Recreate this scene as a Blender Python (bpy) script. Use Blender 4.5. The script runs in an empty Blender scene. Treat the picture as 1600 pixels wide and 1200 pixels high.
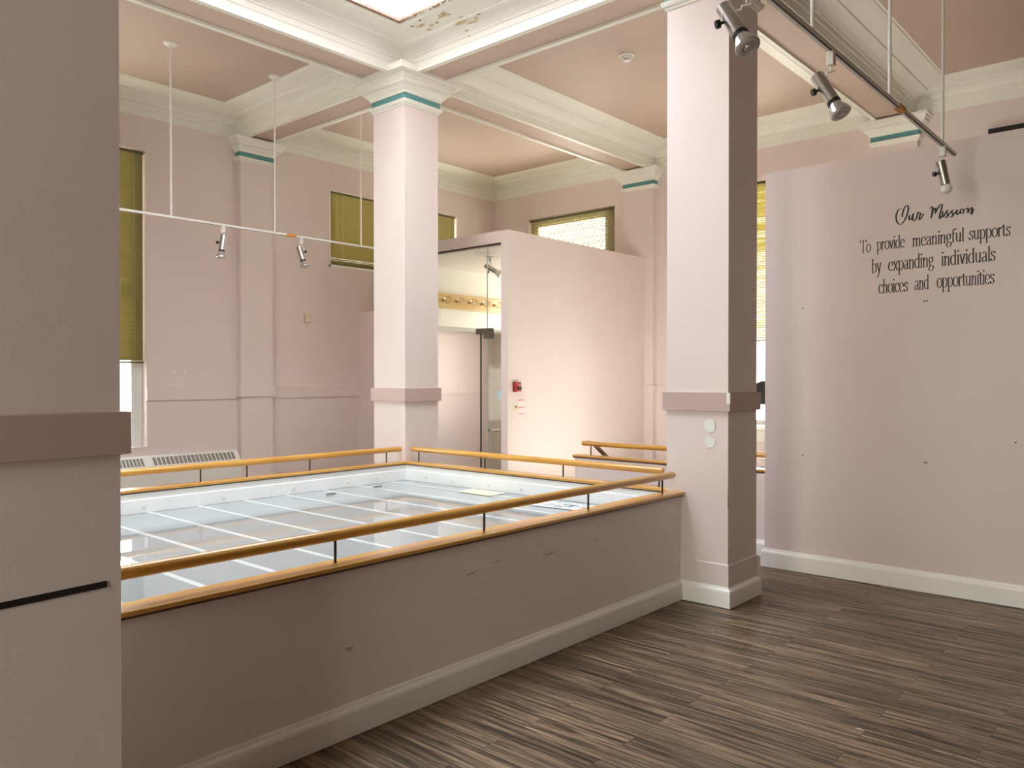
import bpy, bmesh, math, random
from mathutils import Vector, Matrix
random.seed(7)
S = bpy.context.scene
COL = S.collection

# ------------------------------------------------------------------ camera
CAMH = 1.65
cam_d = bpy.data.cameras.new('camera'); cam = bpy.data.objects.new('camera', cam_d); COL.objects.link(cam)
cam_d.sensor_width = 36.0; cam_d.lens = 1245.6 / 1600 * 36.0; cam_d.clip_start = 0.05
cam.location = (0, 0, CAMH)
YAW = math.radians(41.443)
cam.rotation_euler = (math.radians(90 - 0.448), 0, YAW - math.pi / 2)
S.camera = cam

# ------------------------------------------------------------------ view, sky, daylight
S.view_settings.view_transform = 'Standard'; S.view_settings.look = 'None'
S.view_settings.gamma = 1.0; S.view_settings.use_curve_mapping = False
S.view_settings.exposure = 1.6
S.cycles.max_bounces = 14; S.cycles.diffuse_bounces = 8; S.cycles.glossy_bounces = 4; S.cycles.transparent_max_bounces = 16
S.cycles.sample_clamp_indirect = 8.0
W = bpy.data.worlds.new('sky'); S.world = W; W.use_nodes = True
wn = W.node_tree; bg = wn.nodes['Background']; bg.inputs[1].default_value = 5.0
_tc = wn.nodes.new('ShaderNodeTexCoord'); _sx = wn.nodes.new('ShaderNodeSeparateXYZ'); _cr = wn.nodes.new('ShaderNodeValToRGB')
_cr.color_ramp.elements[0].position = .12; _cr.color_ramp.elements[0].color = (1.0, .935, .80, 1)      # hazy warm horizon
_cr.color_ramp.elements[1].position = .75; _cr.color_ramp.elements[1].color = (.89, 1.0, 1.10, 1)     # cool zenith
wn.links.new(_tc.outputs['Generated'], _sx.inputs[0]); wn.links.new(_sx.outputs[2], _cr.inputs[0]); wn.links.new(_cr.outputs[0], bg.inputs[0])

def portal(name, loc, rot, sx, sy):
    l = bpy.data.lights.new(name, 'AREA'); l.shape = 'RECTANGLE'; l.size = sx; l.size_y = sy
    l.cycles.is_portal = True
    o = bpy.data.objects.new(name, l); o.location = loc; o.rotation_euler = rot; COL.objects.link(o)
R90 = math.pi / 2
portal('daylight_skylight', (3.2, 4.63, 6.45), (0, 0, 0), 3.5, 2.3)
portal('daylight_left_window', (3.2, 9.72, 2.55), (-R90, 0, 0), 2.0, 3.6)
portal('daylight_high_window', (8.04, 9.72, 3.8), (-R90, 0, 0), 2.6, 1.1)
portal('daylight_corner_window', (10.47, 7.75, 2.65), (0, R90, 0), 3.4, 1.8)
portal('daylight_back_window', (10.47, 4.575, 2.65), (0, R90, 0), 3.4, .9)
portal('daylight_added_window', (-3.97, 1.75, 2.3), (0, -R90, 0), 3.4, 2.1)  # portal of the unseen window added to light the lettered wall

# ------------------------------------------------------------------ materials
def mat(name, col, rough=0.6, metal=0.0, spec=0.5, var=0.0, vscale=6.0, bump=0.0, bscale=120.0, coat=0.0, trans=0.0, emit=None):
    m = bpy.data.materials.new(name); m.use_nodes = True
    nt = m.node_tree; b = nt.nodes['Principled BSDF']
    b.inputs['Base Color'].default_value = (*col, 1); b.inputs['Roughness'].default_value = rough
    b.inputs['Metallic'].default_value = metal; b.inputs['Specular IOR Level'].default_value = spec
    b.inputs['Coat Weight'].default_value = coat; b.inputs['Transmission Weight'].default_value = trans
    tc = nt.nodes.new('ShaderNodeTexCoord')
    if var > 0:
        n = nt.nodes.new('ShaderNodeTexNoise'); n.inputs['Scale'].default_value = vscale; n.inputs['Detail'].default_value = 5
        nt.links.new(tc.outputs['Object'], n.inputs['Vector'])
        r = nt.nodes.new('ShaderNodeMapRange'); r.inputs[1].default_value = .3; r.inputs[2].default_value = .7
        r.inputs[3].default_value = 1 - var; r.inputs[4].default_value = 1 + var
        nt.links.new(n.outputs[0], r.inputs[0])
        mx = nt.nodes.new('ShaderNodeVectorMath'); mx.operation = 'SCALE'; mx.inputs[0].default_value = col
        nt.links.new(r.outputs[0], mx.inputs['Scale']); nt.links.new(mx.outputs[0], b.inputs['Base Color'])
    if bump > 0:
        n = nt.nodes.new('ShaderNodeTexNoise'); n.inputs['Scale'].default_value = bscale; n.inputs['Detail'].default_value = 3
        nt.links.new(tc.outputs['Object'], n.inputs['Vector'])
        bp = nt.nodes.new('ShaderNodeBump'); bp.inputs['Strength'].default_value = bump; bp.inputs['Distance'].default_value = .004
        nt.links.new(n.outputs[0], bp.inputs['Height']); nt.links.new(bp.outputs[0], b.inputs['Normal'])
    return m

M = {}
M['wall'] = mat('pale_pink_wall_paint', (.755, .66, .63), .5, spec=.35, var=.02, vscale=1.3, bump=.12, bscale=160)
M['parapet'] = mat('lightened_pink_parapet', (.88, .79, .765), .42, spec=.4, var=.02, vscale=1.3, bump=.10, bscale=160)  # wall pink lightened to make up for light missing on the parapets
M['band'] = mat('dusty_pink_band_paint', (.52, .39, .35), .5, var=.03, vscale=2)
M['ceil'] = mat('dusty_rose_ceiling_paint', (.535, .415, .345), .6, var=.03, vscale=1.2)
M['trim'] = mat('cream_trim_paint', (.82, .82, .75), .45, var=.008, vscale=3)
M['base'] = mat('cream_baseboard_paint', (.92, .91, .86), .35, var=.03, vscale=3)
M['teal'] = mat('teal_band_paint', (.115, .33, .335), .5)
M['shaft'] = mat('skylight_shaft_paint', (.86, .78, .80), .6)
M['inner'] = mat('white_well_paint', (.90, .92, .91), .4, var=.01)
M['white'] = mat('white_enamel', (.80, .79, .74), .4)
M['frame'] = mat('white_window_frame', (.78, .79, .76), .4)
M['black'] = mat('black_plastic', (.008, .008, .009), .45)
M['brown_edge'] = mat('raw_plaster_edge', (.33, .21, .15), .8, var=.3, vscale=25)
M['alu'] = mat('brushed_aluminium', (.52, .50, .48), .32, metal=1.0)
M['chrome'] = mat('bright_chrome', (.75, .74, .72), .15, metal=1.0)
M['bulb_silver'] = mat('reflector_bulb_silver', (.66, .64, .66), .2, metal=.85)
M['bulb_lens'] = mat('reflector_bulb_lens', (.46, .42, .41), .25, metal=.2, coat=.5)
M['bulb_white'] = mat('white_globe_glass', (.85, .84, .80), .25)
M['orange'] = mat('orange_connector', (.62, .25, .03), .5)
M['post'] = mat('dark_bronze_post', (.05, .032, .025), .4, metal=.5)
M['red'] = mat('red_plastic', (.30, .012, .018), .35)
M['pinkred'] = mat('faded_red_print', (.62, .14, .16), .5)
M['ivory'] = mat('ivory_plastic', (.74, .66, .48), .4)
M['paper'] = mat('white_card', (.78, .70, .70), .7)
M['cream_paper'] = mat('pale_yellow_paper', (.86, .86, .62), .7)
M['ink'] = mat('black_vinyl_lettering', (.012, .010, .009), .5)
M['blue'] = mat('pale_blue_sticker', (.45, .72, .82), .5)
M['filler'] = mat('white_wall_filler', (.80, .84, .79), .8)
M['grille'] = mat('grille_shadow_grey', (.24, .23, .21), .7)
M['stain'] = mat('ochre_water_stain', (.60, .50, .30), .85, var=.35, vscale=40)
M['cord'] = mat('blind_cord', (.45, .40, .22), .8)
M['greymark'] = mat('scuff_grey', (.28, .21, .19), .7)

def wood(name, c1, c2, rough, axis, scale=1.0):
    m = bpy.data.materials.new(name); m.use_nodes = True; nt = m.node_tree; b = nt.nodes['Principled BSDF']
    tc = nt.nodes.new('ShaderNodeTexCoord'); mp = nt.nodes.new('ShaderNodeMapping')
    sc = [42 * scale] * 3; sc[axis] = 1.6 * scale; mp.inputs['Scale'].default_value = sc
    n = nt.nodes.new('ShaderNodeTexNoise'); n.inputs['Scale'].default_value = 1; n.inputs['Detail'].default_value = 6; n.inputs['Distortion'].default_value = .4
    cr = nt.nodes.new('ShaderNodeValToRGB'); cr.color_ramp.elements[0].position = .32; cr.color_ramp.elements[1].position = .68
    cr.color_ramp.elements[0].color = (*c1, 1); cr.color_ramp.elements[1].color = (*c2, 1)
    nt.links.new(tc.outputs['Object'], mp.inputs[0]); nt.links.new(mp.outputs[0], n.inputs['Vector'])
    nt.links.new(n.outputs[0], cr.inputs[0]); nt.links.new(cr.outputs[0], b.inputs['Base Color'])
    b.inputs['Roughness'].default_value = rough; b.inputs['Coat Weight'].default_value = .6; b.inputs['Coat Roughness'].default_value = .12
    return m
M['oak_x'] = wood('honey_oak_varnish', (.56, .255, .032), (.76, .42, .085), .35, 0)
M['oak_y'] = wood('honey_oak_varnish_cross', (.56, .255, .032), (.76, .42, .085), .35, 1)
M['oak_dark'] = wood('dark_stained_shaded_oak', (.07, .026, .010), (.13, .055, .020), .4, 0)  # real stain on the under strips; painted shade on the stair handrail
M['oak_bar'] = wood('light_oak_board', (.58, .36, .12), (.70, .48, .20), .4, 0)

def floor_mat():
    m = bpy.data.materials.new('brown_vinyl_plank'); m.use_nodes = True; nt = m.node_tree; b = nt.nodes['Principled BSDF']
    L = nt.links.new; N = nt.nodes.new
    tc = N('ShaderNodeTexCoord'); sx = N('ShaderNodeSeparateXYZ'); L(tc.outputs['Object'], sx.inputs[0])
    cb = N('ShaderNodeCombineXYZ'); L(sx.outputs[1], cb.inputs[0]); L(sx.outputs[0], cb.inputs[1])
    br = N('ShaderNodeTexBrick'); br.inputs['Scale'].default_value = 1; br.inputs['Brick Width'].default_value = 1.22
    br.inputs['Row Height'].default_value = .15; br.inputs['Mortar Size'].default_value = .0012; br.offset = .37; br.inputs['Bias'].default_value = 0
    br.inputs['Color1'].default_value = (0, 0, 0, 1); br.inputs['Color2'].default_value = (1, 1, 1, 1); br.inputs['Mortar'].default_value = (.5, .5, .5, 1)
    L(cb.outputs[0], br.inputs['Vector'])
    # long grain, shifted per plank
    sh = N('ShaderNodeVectorMath'); sh.operation = 'MULTIPLY_ADD'; sh.inputs[1].default_value = (7.3, 3.1, 5.7)
    L(br.outputs['Color'], sh.inputs[0]); L(cb.outputs[0], sh.inputs[2])
    mp = N('ShaderNodeMapping'); mp.inputs['Scale'].default_value = (1.7, 33, 1); L(sh.outputs[0], mp.inputs[0])
    n1 = N('ShaderNodeTexNoise'); n1.inputs['Scale'].default_value = 1; n1.inputs['Detail'].default_value = 8; n1.inputs['Roughness'].default_value = .65; n1.inputs['Distortion'].default_value = .75
    L(mp.outputs[0], n1.inputs['Vector'])
    cr = N('ShaderNodeValToRGB'); e = cr.color_ramp.elements
    e[0].position = .30; e[0].color = (.018, .012, .008, 1); e[1].position = .70; e[1].color = (.40, .285, .175, 1)
    k = e.new(.43); k.color = (.095, .064, .04, 1); k = e.new(.55); k.color = (.225, .152, .094, 1)
    L(n1.outputs[0], cr.inputs[0])
    # thin dark streaks
    mp2 = N('ShaderNodeMapping'); mp2.inputs['Scale'].default_value = (1.3, 66, 1); L(sh.outputs[0], mp2.inputs[0])
    n2 = N('ShaderNodeTexNoise'); n2.inputs['Scale'].default_value = 1; n2.inputs['Detail'].default_value = 4; L(mp2.outputs[0], n2.inputs['Vector'])
    r2 = N('ShaderNodeMapRange'); r2.inputs[1].default_value = .33; r2.inputs[2].default_value = .45; r2.inputs[3].default_value = .30; r2.inputs[4].default_value = 1
    L(n2.outputs[0], r2.inputs[0])
    # plank tone
    r3 = N('ShaderNodeMapRange'); r3.inputs[3].default_value = .72; r3.inputs[4].default_value = 1.22; L(br.outputs['Color'], r3.inputs[0])
    mu = N('ShaderNodeMath'); mu.operation = 'MULTIPLY'; L(r2.outputs[0], mu.inputs[0]); L(r3.outputs[0], mu.inputs[1])
    r4 = N('ShaderNodeMapRange'); r4.inputs[3].default_value = 1; r4.inputs[4].default_value = .35; L(br.outputs['Fac'], r4.inputs[0])
    mu2 = N('ShaderNodeMath'); mu2.operation = 'MULTIPLY'; L(mu.outputs[0], mu2.inputs[0]); L(r4.outputs[0], mu2.inputs[1])
    vs = N('ShaderNodeVectorMath'); vs.operation = 'SCALE'; L(cr.outputs[0], vs.inputs[0]); L(mu2.outputs[0], vs.inputs['Scale'])
    L(vs.outputs[0], b.inputs['Base Color'])
    b.inputs['Roughness'].default_value = .42; b.inputs['Specular IOR Level'].default_value = .4
    bp = N('ShaderNodeBump'); bp.inputs['Strength'].default_value = .12; bp.inputs['Distance'].default_value = .003
    L(n1.outputs[0], bp.inputs['Height']); L(bp.outputs[0], b.inputs['Normal'])
    return m
M['floor'] = floor_mat()

def pane_mat(name, tint, refl):
    m = bpy.data.materials.new(name); m.use_nodes = True; nt = m.node_tree
    for n in list(nt.nodes):
        if n.type == 'BSDF_PRINCIPLED': nt.nodes.remove(n)
    out = nt.nodes['Material Output']
    t = nt.nodes.new('ShaderNodeBsdfTransparent'); t.inputs[0].default_value = (*tint, 1)
    g = nt.nodes.new('ShaderNodeBsdfGlossy'); g.inputs['Roughness'].default_value = .01
    f = nt.nodes.new('ShaderNodeFresnel'); f.inputs[0].default_value = 1.3
    ml = nt.nodes.new('ShaderNodeMath'); ml.operation = 'MULTIPLY'; ml.inputs[1].default_value = refl
    mx = nt.nodes.new('ShaderNodeMixShader')
    nt.links.new(f.outputs[0], ml.inputs[0]); nt.links.new(ml.outputs[0], mx.inputs[0])
    nt.links.new(t.outputs[0], mx.inputs[1]); nt.links.new(g.outputs[0], mx.inputs[2]); nt.links.new(mx.outputs[0], out.inputs[0])
    return m
M['pane'] = pane_mat('clear_window_glass', (.97, .98, .98), .7)
M['doorglass'] = pane_mat('clear_door_glass', (.95, .975, .96), .25)
M['bulb_clear'] = pane_mat('clear_bulb_glass', (.96, .95, .92), .7)
M['edge'] = mat('dark_glass_edge', (.02, .035, .03), .2)

def slat_mat(name, col, tr):
    m = bpy.data.materials.new(name); m.use_nodes = True; nt = m.node_tree; b = nt.nodes['Principled BSDF']; out = nt.nodes['Material Output']
    b.inputs['Base Color'].default_value = (*col, 1); b.inputs['Roughness'].default_value = .45
    t = nt.nodes.new('ShaderNodeBsdfTranslucent'); t.inputs[0].default_value = (*[min(1, c * 1.5) for c in col], 1)
    mx = nt.nodes.new('ShaderNodeMixShader'); mx.inputs[0].default_value = tr
    nt.links.new(b.outputs[0], mx.inputs[1]); nt.links.new(t.outputs[0], mx.inputs[2]); nt.links.new(mx.outputs[0], out.inputs[0])
    return m
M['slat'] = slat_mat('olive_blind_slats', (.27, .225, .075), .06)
M['slat_lit'] = slat_mat('backlit_olive_blind_slats', (.40, .35, .13), .35)  # lit copy of the olive slats: colour and translucency raised for bright windows
M['slat_rail'] = mat('olive_blind_rail', (.10, .085, .025), .5)
# laylight: translucent pale pane with a polished face
M['lay'] = mat('frosted_laylight_glass', (.38, .425, .435), .012)
M['lay'].node_tree.nodes['Principled BSDF'].inputs['IOR'].default_value = 1.75
M['lay_bar'] = mat('white_laylight_bar', (.74, .79, .80), .05)
M['lay_bar'].node_tree.nodes['Principled BSDF'].inputs['IOR'].default_value = 1.7
M['lay_line'] = mat('grey_sealant', (.25, .27, .27), .6)

# ------------------------------------------------------------------ helpers
class MB:
    def __init__(s): s.bm = bmesh.new()
    def box(s, x0, y0, z0, x1, y1, z1):
        v = [s.bm.verts.new(p) for p in ((x0,y0,z0),(x1,y0,z0),(x1,y1,z0),(x0,y1,z0),(x0,y0,z1),(x1,y0,z1),(x1,y1,z1),(x0,y1,z1))]
        for f in ((3,2,1,0),(4,5,6,7),(0,1,5,4),(1,2,6,5),(2,3,7,6),(3,0,4,7)): s.bm.faces.new([v[i] for i in f])
        return s
    def quad(s, *p): s.bm.faces.new([s.bm.verts.new(q) for q in p]); return s
    def loops(s, rings, closed=True, cap=True):
        R = [[s.bm.verts.new(p) for p in r] for r in rings]; n = len(R[0])
        for a, b in zip(R, R[1:]):
            for i in range(n if closed else n - 1):
                j = (i + 1) % n; s.bm.faces.new((a[i], a[j], b[j], b[i]))
        if cap: s.bm.faces.new(R[0][::-1]); s.bm.faces.new(R[-1])
        return s
    def tube(s, pts, r, n=16, r2=None):
        pts = [Vector(p) for p in pts]; rings = []; ref = None
        for i, p in enumerate(pts):
            t = (pts[min(i+1, len(pts)-1)] - pts[max(i-1, 0)]).normalized()
            if ref is None: ref = Vector((0,0,1)) if abs(t.z) < .9 else Vector((1,0,0))
            u = t.cross(ref).normalized(); w = u.cross(t).normalized(); ref = w
            rr = r[i] if isinstance(r, (list, tuple)) else r
            rings.append([p + u * rr * math.cos(2*math.pi*k/n) + w * rr * math.sin(2*math.pi*k/n) for k in range(n)])
        return s.loops(rings)
    def lathe(s, prof, n=24, mtx=None):       # profile (r, z) about the local z axis
        rings = []
        for r, z in prof:
            ring = [Vector((max(r, 1e-4) * math.cos(2*math.pi*k/n), max(r, 1e-4) * math.sin(2*math.pi*k/n), z)) for k in range(n)]
            rings.append([mtx @ p for p in ring] if mtx else ring)
        return s.loops(rings)
    def prism(s, prof, axis, a, b):            # profile in the two other axes, extruded from a to b
        def P(u, v, t): return (t, u, v) if axis == 0 else ((u, t, v) if axis == 1 else (u, v, t))
        return s.loops([[P(u, v, a) for u, v in prof], [P(u, v, b) for u, v in prof]])
    def frame(s, x0, y0, x1, y1, prof):        # mitred ring on a rectangle: (outward offset, z)
        rings = [[(x0-d, y0-d, z), (x1+d, y0-d, z), (x1+d, y1+d, z), (x0-d, y1+d, z)] for d, z in prof]
        return s.loops(rings, cap=False)
    def done(s, name, material, parent=None, smooth=False, bevel=0, clean=True):
        bmesh.ops.remove_doubles(s.bm, verts=s.bm.verts, dist=1e-6) if clean else None
        bmesh.ops.recalc_face_normals(s.bm, faces=s.bm.faces)
        me = bpy.data.meshes.new(name); s.bm.to_mesh(me); s.bm.free()
        o = bpy.data.objects.new(name, me); COL.objects.link(o); me.materials.append(material)
        if smooth:
            for p in me.polygons: p.use_smooth = True
            md = o.modifiers.new('edges', 'EDGE_SPLIT'); md.split_angle = math.radians(35)
        if bevel:
            md = o.modifiers.new('bevel', 'BEVEL'); md.width = bevel; md.segments = 2; md.limit_method = 'ANGLE'; md.angle_limit = math.radians(50)
        if parent: o.parent = parent; o.matrix_parent_inverse = Matrix.Translation(-Vector(parent.location)) if parent.type == 'EMPTY' and parent.rotation_euler[:] == (0,0,0) else Matrix()
        return o
def blob(bm, c, u, v, n, ru, rv, rnd, seg=14):
    vs = []
    for k in range(seg):
        a = 2*math.pi*k/seg; q = 1 + rnd*(random.random()*2-1)
        vs.append(bm.verts.new(Vector(c) + Vector(u)*ru*q*math.cos(a) + Vector(v)*rv*q*math.sin(a) + Vector(n)*.003))
    bm.faces.new(vs)
def tag(o, label=None, cat=None, group=None, kind=None):
    if label: o['label'] = label
    if cat: o['category'] = cat
    if group: o['group'] = group
    if kind: o['kind'] = kind
    return o
def struct(o, label, cat): return tag(o, label, cat, kind='structure')
def thing(name, loc, label, cat, group=None):
    o = bpy.data.objects.new(name, None); COL.objects.link(o); o.location = loc; o.empty_display_size = .1
    return tag(o, label, cat, group)
def copy_tree(o, parent=None):
    c = o.copy(); COL.objects.link(c)
    if parent: c.parent = parent
    for ch in list(o.children): copy_tree(ch, c)
    return c

# ------------------------------------------------------------------ the setting
YL, XB, YS, XN = 9.42, 10.17, -6.0, -3.7      # left wall, back wall, wall behind the camera, near wall
ZC, ZB = 4.99, 4.72                            # coffer ceiling, beam soffit
CX = (1.076 - .235, 5.565)                     # column rows
CY = (2.863, 6.40)

f = MB()
f.box(XN, YS, -.12, 7.15, 9.42, 0); f.box(7.15, YS, -.12, 8.5, 2.2, 0); f.box(7.15, 5.30, -.12, 8.5, 9.42, 0); f.box(8.5, YS, -.12, XB, 9.42, 0)
struct(f.done('floor', M['floor']), 'brown wood plank floor', 'floor')
g = MB()
for x, y, l, w in ((3.872, 1.245, .02, .006), (3.874, .90, .05, .003), (3.876, .80, .08, .0035), (3.879, .71, .03, .003), (3.95, 2.93, .008, .008), (3.80, 2.93, .006, .006)):
    blob(g.bm, (x, y, -.0005), (0, 1, 0), (1, .05, 0), (0, 0, 1), l, w, .4, 10)
g.done('scratch_mark', mat('pale_scratch', (.62, .58, .52), .7), bpy.data.objects['floor'], clean=False)
# stairwell behind the stair parapet
f = MB()
for i in range(9): f.box(7.18, 5.30 - .28*(i+1), -1.9, 8.46, 5.30 - .28*i, -.02 - .17*(i+1))
struct(f.done('floor_stair', M['floor']), 'stairs going down behind the pale stair parapet', 'stairs')

def wall_holes(name, axis, pos, thick, u0, u1, z0, z1, holes, material, label):
    f = MB(); cuts = sorted({u0, u1, *[h[0] for h in holes], *[h[1] for h in holes]})
    for a, b in zip(cuts, cuts[1:]):
        hs = sorted([h for h in holes if h[0] <= a and h[1] >= b], key=lambda h: h[2]); z = z0; spans = []
        for h in hs: spans.append((z, h[2])); z = h[3]
        spans.append((z, z1))
        for s0, s1 in spans:
            if s1 - s0 < 1e-4: continue
            if axis == 1: f.box(a, pos, s0, b, pos + thick, s1)
            else: f.box(pos, a, s0, pos + thick, b, s1)
    return struct(f.done(name, material), label, 'wall')
wl = wall_holes('wall_left', 1, YL, .26, XN - .25, XB + .26, 0, 5.3, [(2.23, 4.18, .84, 4.31), (6.78, 9.30, 3.26, 4.32)], M['wall'], 'pale pink wall with tall blinds beyond the railing')
wb = wall_holes('wall_back', 0, XB, .26, YS - .25, YL, 0, 5.3, [(6.89, 8.61, 1.02, 4.28), (4.2, 4.95, 1.02, 4.28)], M['wall'], 'pale pink wall behind the entry box and stairs')
wall_holes('wall_near', 0, XN - .25, .25, YS, YL, 0, 5.3, [(.75, 2.75, .6, 4.0)], M['wall'], 'wall out of view to the left of the camera')
wall_holes('wall_right', 1, YS - .25, .25, XN - .25, XB + .26, 0, 5.3, [], mat('darkened_unseen_wall', (.12, .075, .05), .5), 'unseen wall behind the camera, darkened to dim the pillar')  # unseen wall given a dark colour to dim the pillar and column faces

# ledges (dado line) on the left and back wall
def ledge(parent, spans, axis):
    f = MB()
    for a, b, pos in spans:
        if axis == 1: f.prism([(pos, 1.38), (pos-.018, 1.38), (pos-.018, 1.525), (pos, 1.53)], 0, a, b)
        else: f.prism([(pos, 1.39), (pos-.018, 1.39), (pos-.018, 1.535), (pos, 1.54)], 1, a, b)
    return f.done('dado_ledge', M['wall'], parent)
ledge(wl, [(XN, .606-.02, YL), (1.096, 2.23, YL), (4.18, 5.315, YL), (5.81, 10.17, YL)], 1)
ledge(wb, [(YS, 2.59, XB), (3.133, 4.2, XB), (4.95, 6.135, XB)], 0)
f = MB()
f.prism([(XB, .80), (XB-.012, .80), (XB-.012, .94), (XB-.05, .955), (XB-.05, 1.0), (XB, 1.02)], 1, 4.1, 5.05)
f.done('window_sill', M['trim'], wb)
f = MB()
for x, z in ((4.51, 1.72), (4.64, 1.715)): f.lathe([(0,0),(.014,0),(.012,.002),(0,.003)], 10, Matrix.Translation((x, YL, z)) @ Matrix.Rotation(R90, 4, 'X'))
f.done('filler_spot', M['filler'], wl)

# ceiling: coffer panels, beams with lips, crowns
B = .21
edgesx = [(XN, CX[0]-B), (CX[0]+B, CX[1]-B), (CX[1]+B, XB)]
edgesy = [(YS, CY[0]-B), (CY[0]+B, CY[1]-B), (CY[1]+B, YL)]
cf = MB()
for i, (x0, x1) in enumerate(edgesx):
    for j, (y0, y1) in enumerate(edgesy):
        if (i, j) == (1, 1): continue
        cf.box(x0, y0, ZC, x1, y1, ZC + .12)
cf.box(XN-.25, YS-.25, 5.3, XB+.26, CY[0]+B+.30, 5.4); cf.box(XN-.25, CY[1]-B-.30, 5.3, XB+.26, YL+.26, 5.4)
cf.box(XN-.25, CY[0]+B+.30, 5.3, CX[0]+B+.30, CY[1]-B-.30, 5.4); cf.box(CX[1]-B-.30, CY[0]+B+.30, 5.3, XB+.26, CY[1]-B-.30, 5.4)
ceil = struct(cf.done('ceiling', M['ceil']), 'dusty rose coffered ceiling', 'ceiling')

f = MB()
for k in range(9):
    a = random.random()*6; blob(f.bm, (8.56 + .10*math.cos(a)*random.random(), 4.30 + .10*math.sin(a)*random.random(), ZC-.002), (1, .3, 0), (-.3, 1, -.4*random.random()), (0, 0, -1), .045, .02, .4, 9)
f.done('peeling_paint', M['trim'], ceil, clean=False)

PROF = [(-.004, 4.70), (.008, 4.70), (.008, 4.785), (.016, 4.792), (.016, 4.842), (.028, 4.848), (.028, 4.862), (.045, 4.880), (.08, 4.905), (.13, 4.922), (.168, 4.928),
        (.172, 4.944), (.22, 4.949), (.29, 4.956), (.34, 4.966), (.372, 4.974), (.378, 4.984), (.40, 4.986), (.40, 4.99)]
crown_names = iter(range(1, 20))
def crown(x0, y0, x1, y1, label):
    f = MB(); f.frame(x0, y0, x1, y1, [(-d, z) for d, z in PROF])
    return struct(f.done('trim_%d' % next(crown_names), M['trim']), label, 'crown moulding')
LBL = {(1,1): 'stepped cream crown moulding around the bright skylight opening', (1,2): 'cream crown moulding of the coffer over the white hanging track',
       (2,2): 'cream crown moulding of the coffer over the glass entry box', (2,1): 'cream crown moulding of the coffer with the smoke detector',
       (2,0): 'cream crown moulding of the coffer above the lettered wall', (1,0): 'crown moulding of the coffer over the near spotlights'}
sky_crown = None
for i, (x0, x1) in enumerate(edgesx):
    for j, (y0, y1) in enumerate(edgesy):
        t = crown(x0, y0, x1, y1, LBL.get((i, j), 'crown moulding of a coffer out of view'))
        if (i, j) == (1, 1): sky_crown = t
def beam(axis, c, a, b, label):
    f = MB(); h = .165
    if axis == 0: f.box(a, c-B+.002, ZB+.004, b, c+B-.002, 5.29)
    else: f.box(c-B+.002, a, ZB+.004, c+B-.002, b, 5.29)
    o = struct(f.done('ceiling_beam', M['ceil']), label, 'beam')
    g = MB()
    for s in (-1, 1):
        u0, u1 = sorted((c + s*h, c + s*B))
        if axis == 0: g.box(a, u0, 4.70, b, u1, ZB + .01)
        else: g.box(u0, a, 4.70, u1, b, ZB + .01)
    g.done('edge_moulding', M['trim'], o); return o
K = .435                                       # half size of the plain block over each column
xs = [(XN, CX[0]-K), (CX[0]+K, CX[1]-K), (CX[1]+K, XB)]; ys = [(YS, CY[0]-K), (CY[0]+K, CY[1]-K), (CY[1]+K, YL)]
BL = {(0,1,1): 'rose ceiling beam along the skylight above the back railing', (0,2,1): 'rose ceiling beam from the far column to the back wall',
      (0,2,0): 'rose ceiling beam from the near column to the back wall', (1,1,1): 'rose ceiling beam along the skylight between far and near columns',
      (1,2,1): 'rose ceiling beam from the far column to the left wall'}
for j, cy in enumerate(CY):
    for i, (a, b) in enumerate(xs): beam(0, cy, a, b, BL.get((0, i, j), 'ceiling beam out of view'))
for i, cx in enumerate(CX):
    for j, (a, b) in enumerate(ys): beam(1, cx, a, b, BL.get((1, j, i), 'ceiling beam out of view'))
# skylight shaft
d = .44
sx0, sx1, sy0, sy1 = edgesx[1][0]+d, edgesx[1][1]-d, edgesy[1][0]+d, edgesy[1][1]-d
f = MB(); f.frame(sx0, sy0, sx1, sy1, [(.04, 4.99), (0, 4.99), (0, 5.012), (.01, 5.012), (.04, 5.0)]); f.done('raw_edge', M['brown_edge'], sky_crown)
f = MB(); f.frame(sx0, sy0, sx1, sy1, [(0, 5.008), (0, 6.4), (.1, 6.4), (.1, 5.02), (0, 5.008)])
shaft = struct(f.done('wall_skylight', M['shaft']), 'bright pinkish white wall of the skylight shaft', 'skylight shaft')
f = MB()
for k in range(1, 4): x = sx0 + (sx1-sx0)*k/4; f.box(x-.025, sy0, 6.34, x+.025, sy1, 6.40)
f.done('glazing_bar', M['frame'], shaft)

# peeling paint around the opening's corner
def crown_pt(y, d):                            # a point on the opening's right-hand crown face
    for (d0, z0), (d1, z1) in zip(PROF, PROF[1:]):
        if d0 <= d <= d1 and d1 > d0:
            t = (d-d0)/(d1-d0); n = Vector((-(z1-z0), 0, 0)) + Vector((0, 0, -(d1-d0)))
            return Vector((edgesx[1][1]-d, y, z0+t*(z1-z0))), n.normalized(), Vector((-(d1-d0), 0, z1-z0)).normalized()
f = MB()
for y, dd, ru, rv in ((5.62, .30, .10, .03), (5.52, .24, .05, .03), (5.30, .30, .11, .05), (5.22, .14, .16, .028), (5.10, .10, .12, .022), (5.24, .05, .04, .018), (5.24, .02, .035, .012), (5.60, .20, .05, .02)):
    p, n, w = crown_pt(y, dd); blob(f.bm, p, (0, 1, 0), w, n, ru*.6, rv*.62, .5)
f.done('water_stain', M['stain'], sky_crown, clean=False)
f = MB()
for k in range(26):
    y = 5.70 - k*.038 - random.random()*.02; p = Vector((sx1 + .03*random.random(), y, 4.985)); a = random.random()*6
    u = Vector((math.cos(a), math.sin(a), .3)).normalized(); v = Vector((-math.sin(a), math.cos(a), -.8*random.random())).normalized()
    blob(f.bm, p, u, v, (0, 0, -1), .03, .014, .4, 8)
f.done('peeling_paint', M['trim'], sky_crown, clean=False)
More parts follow.
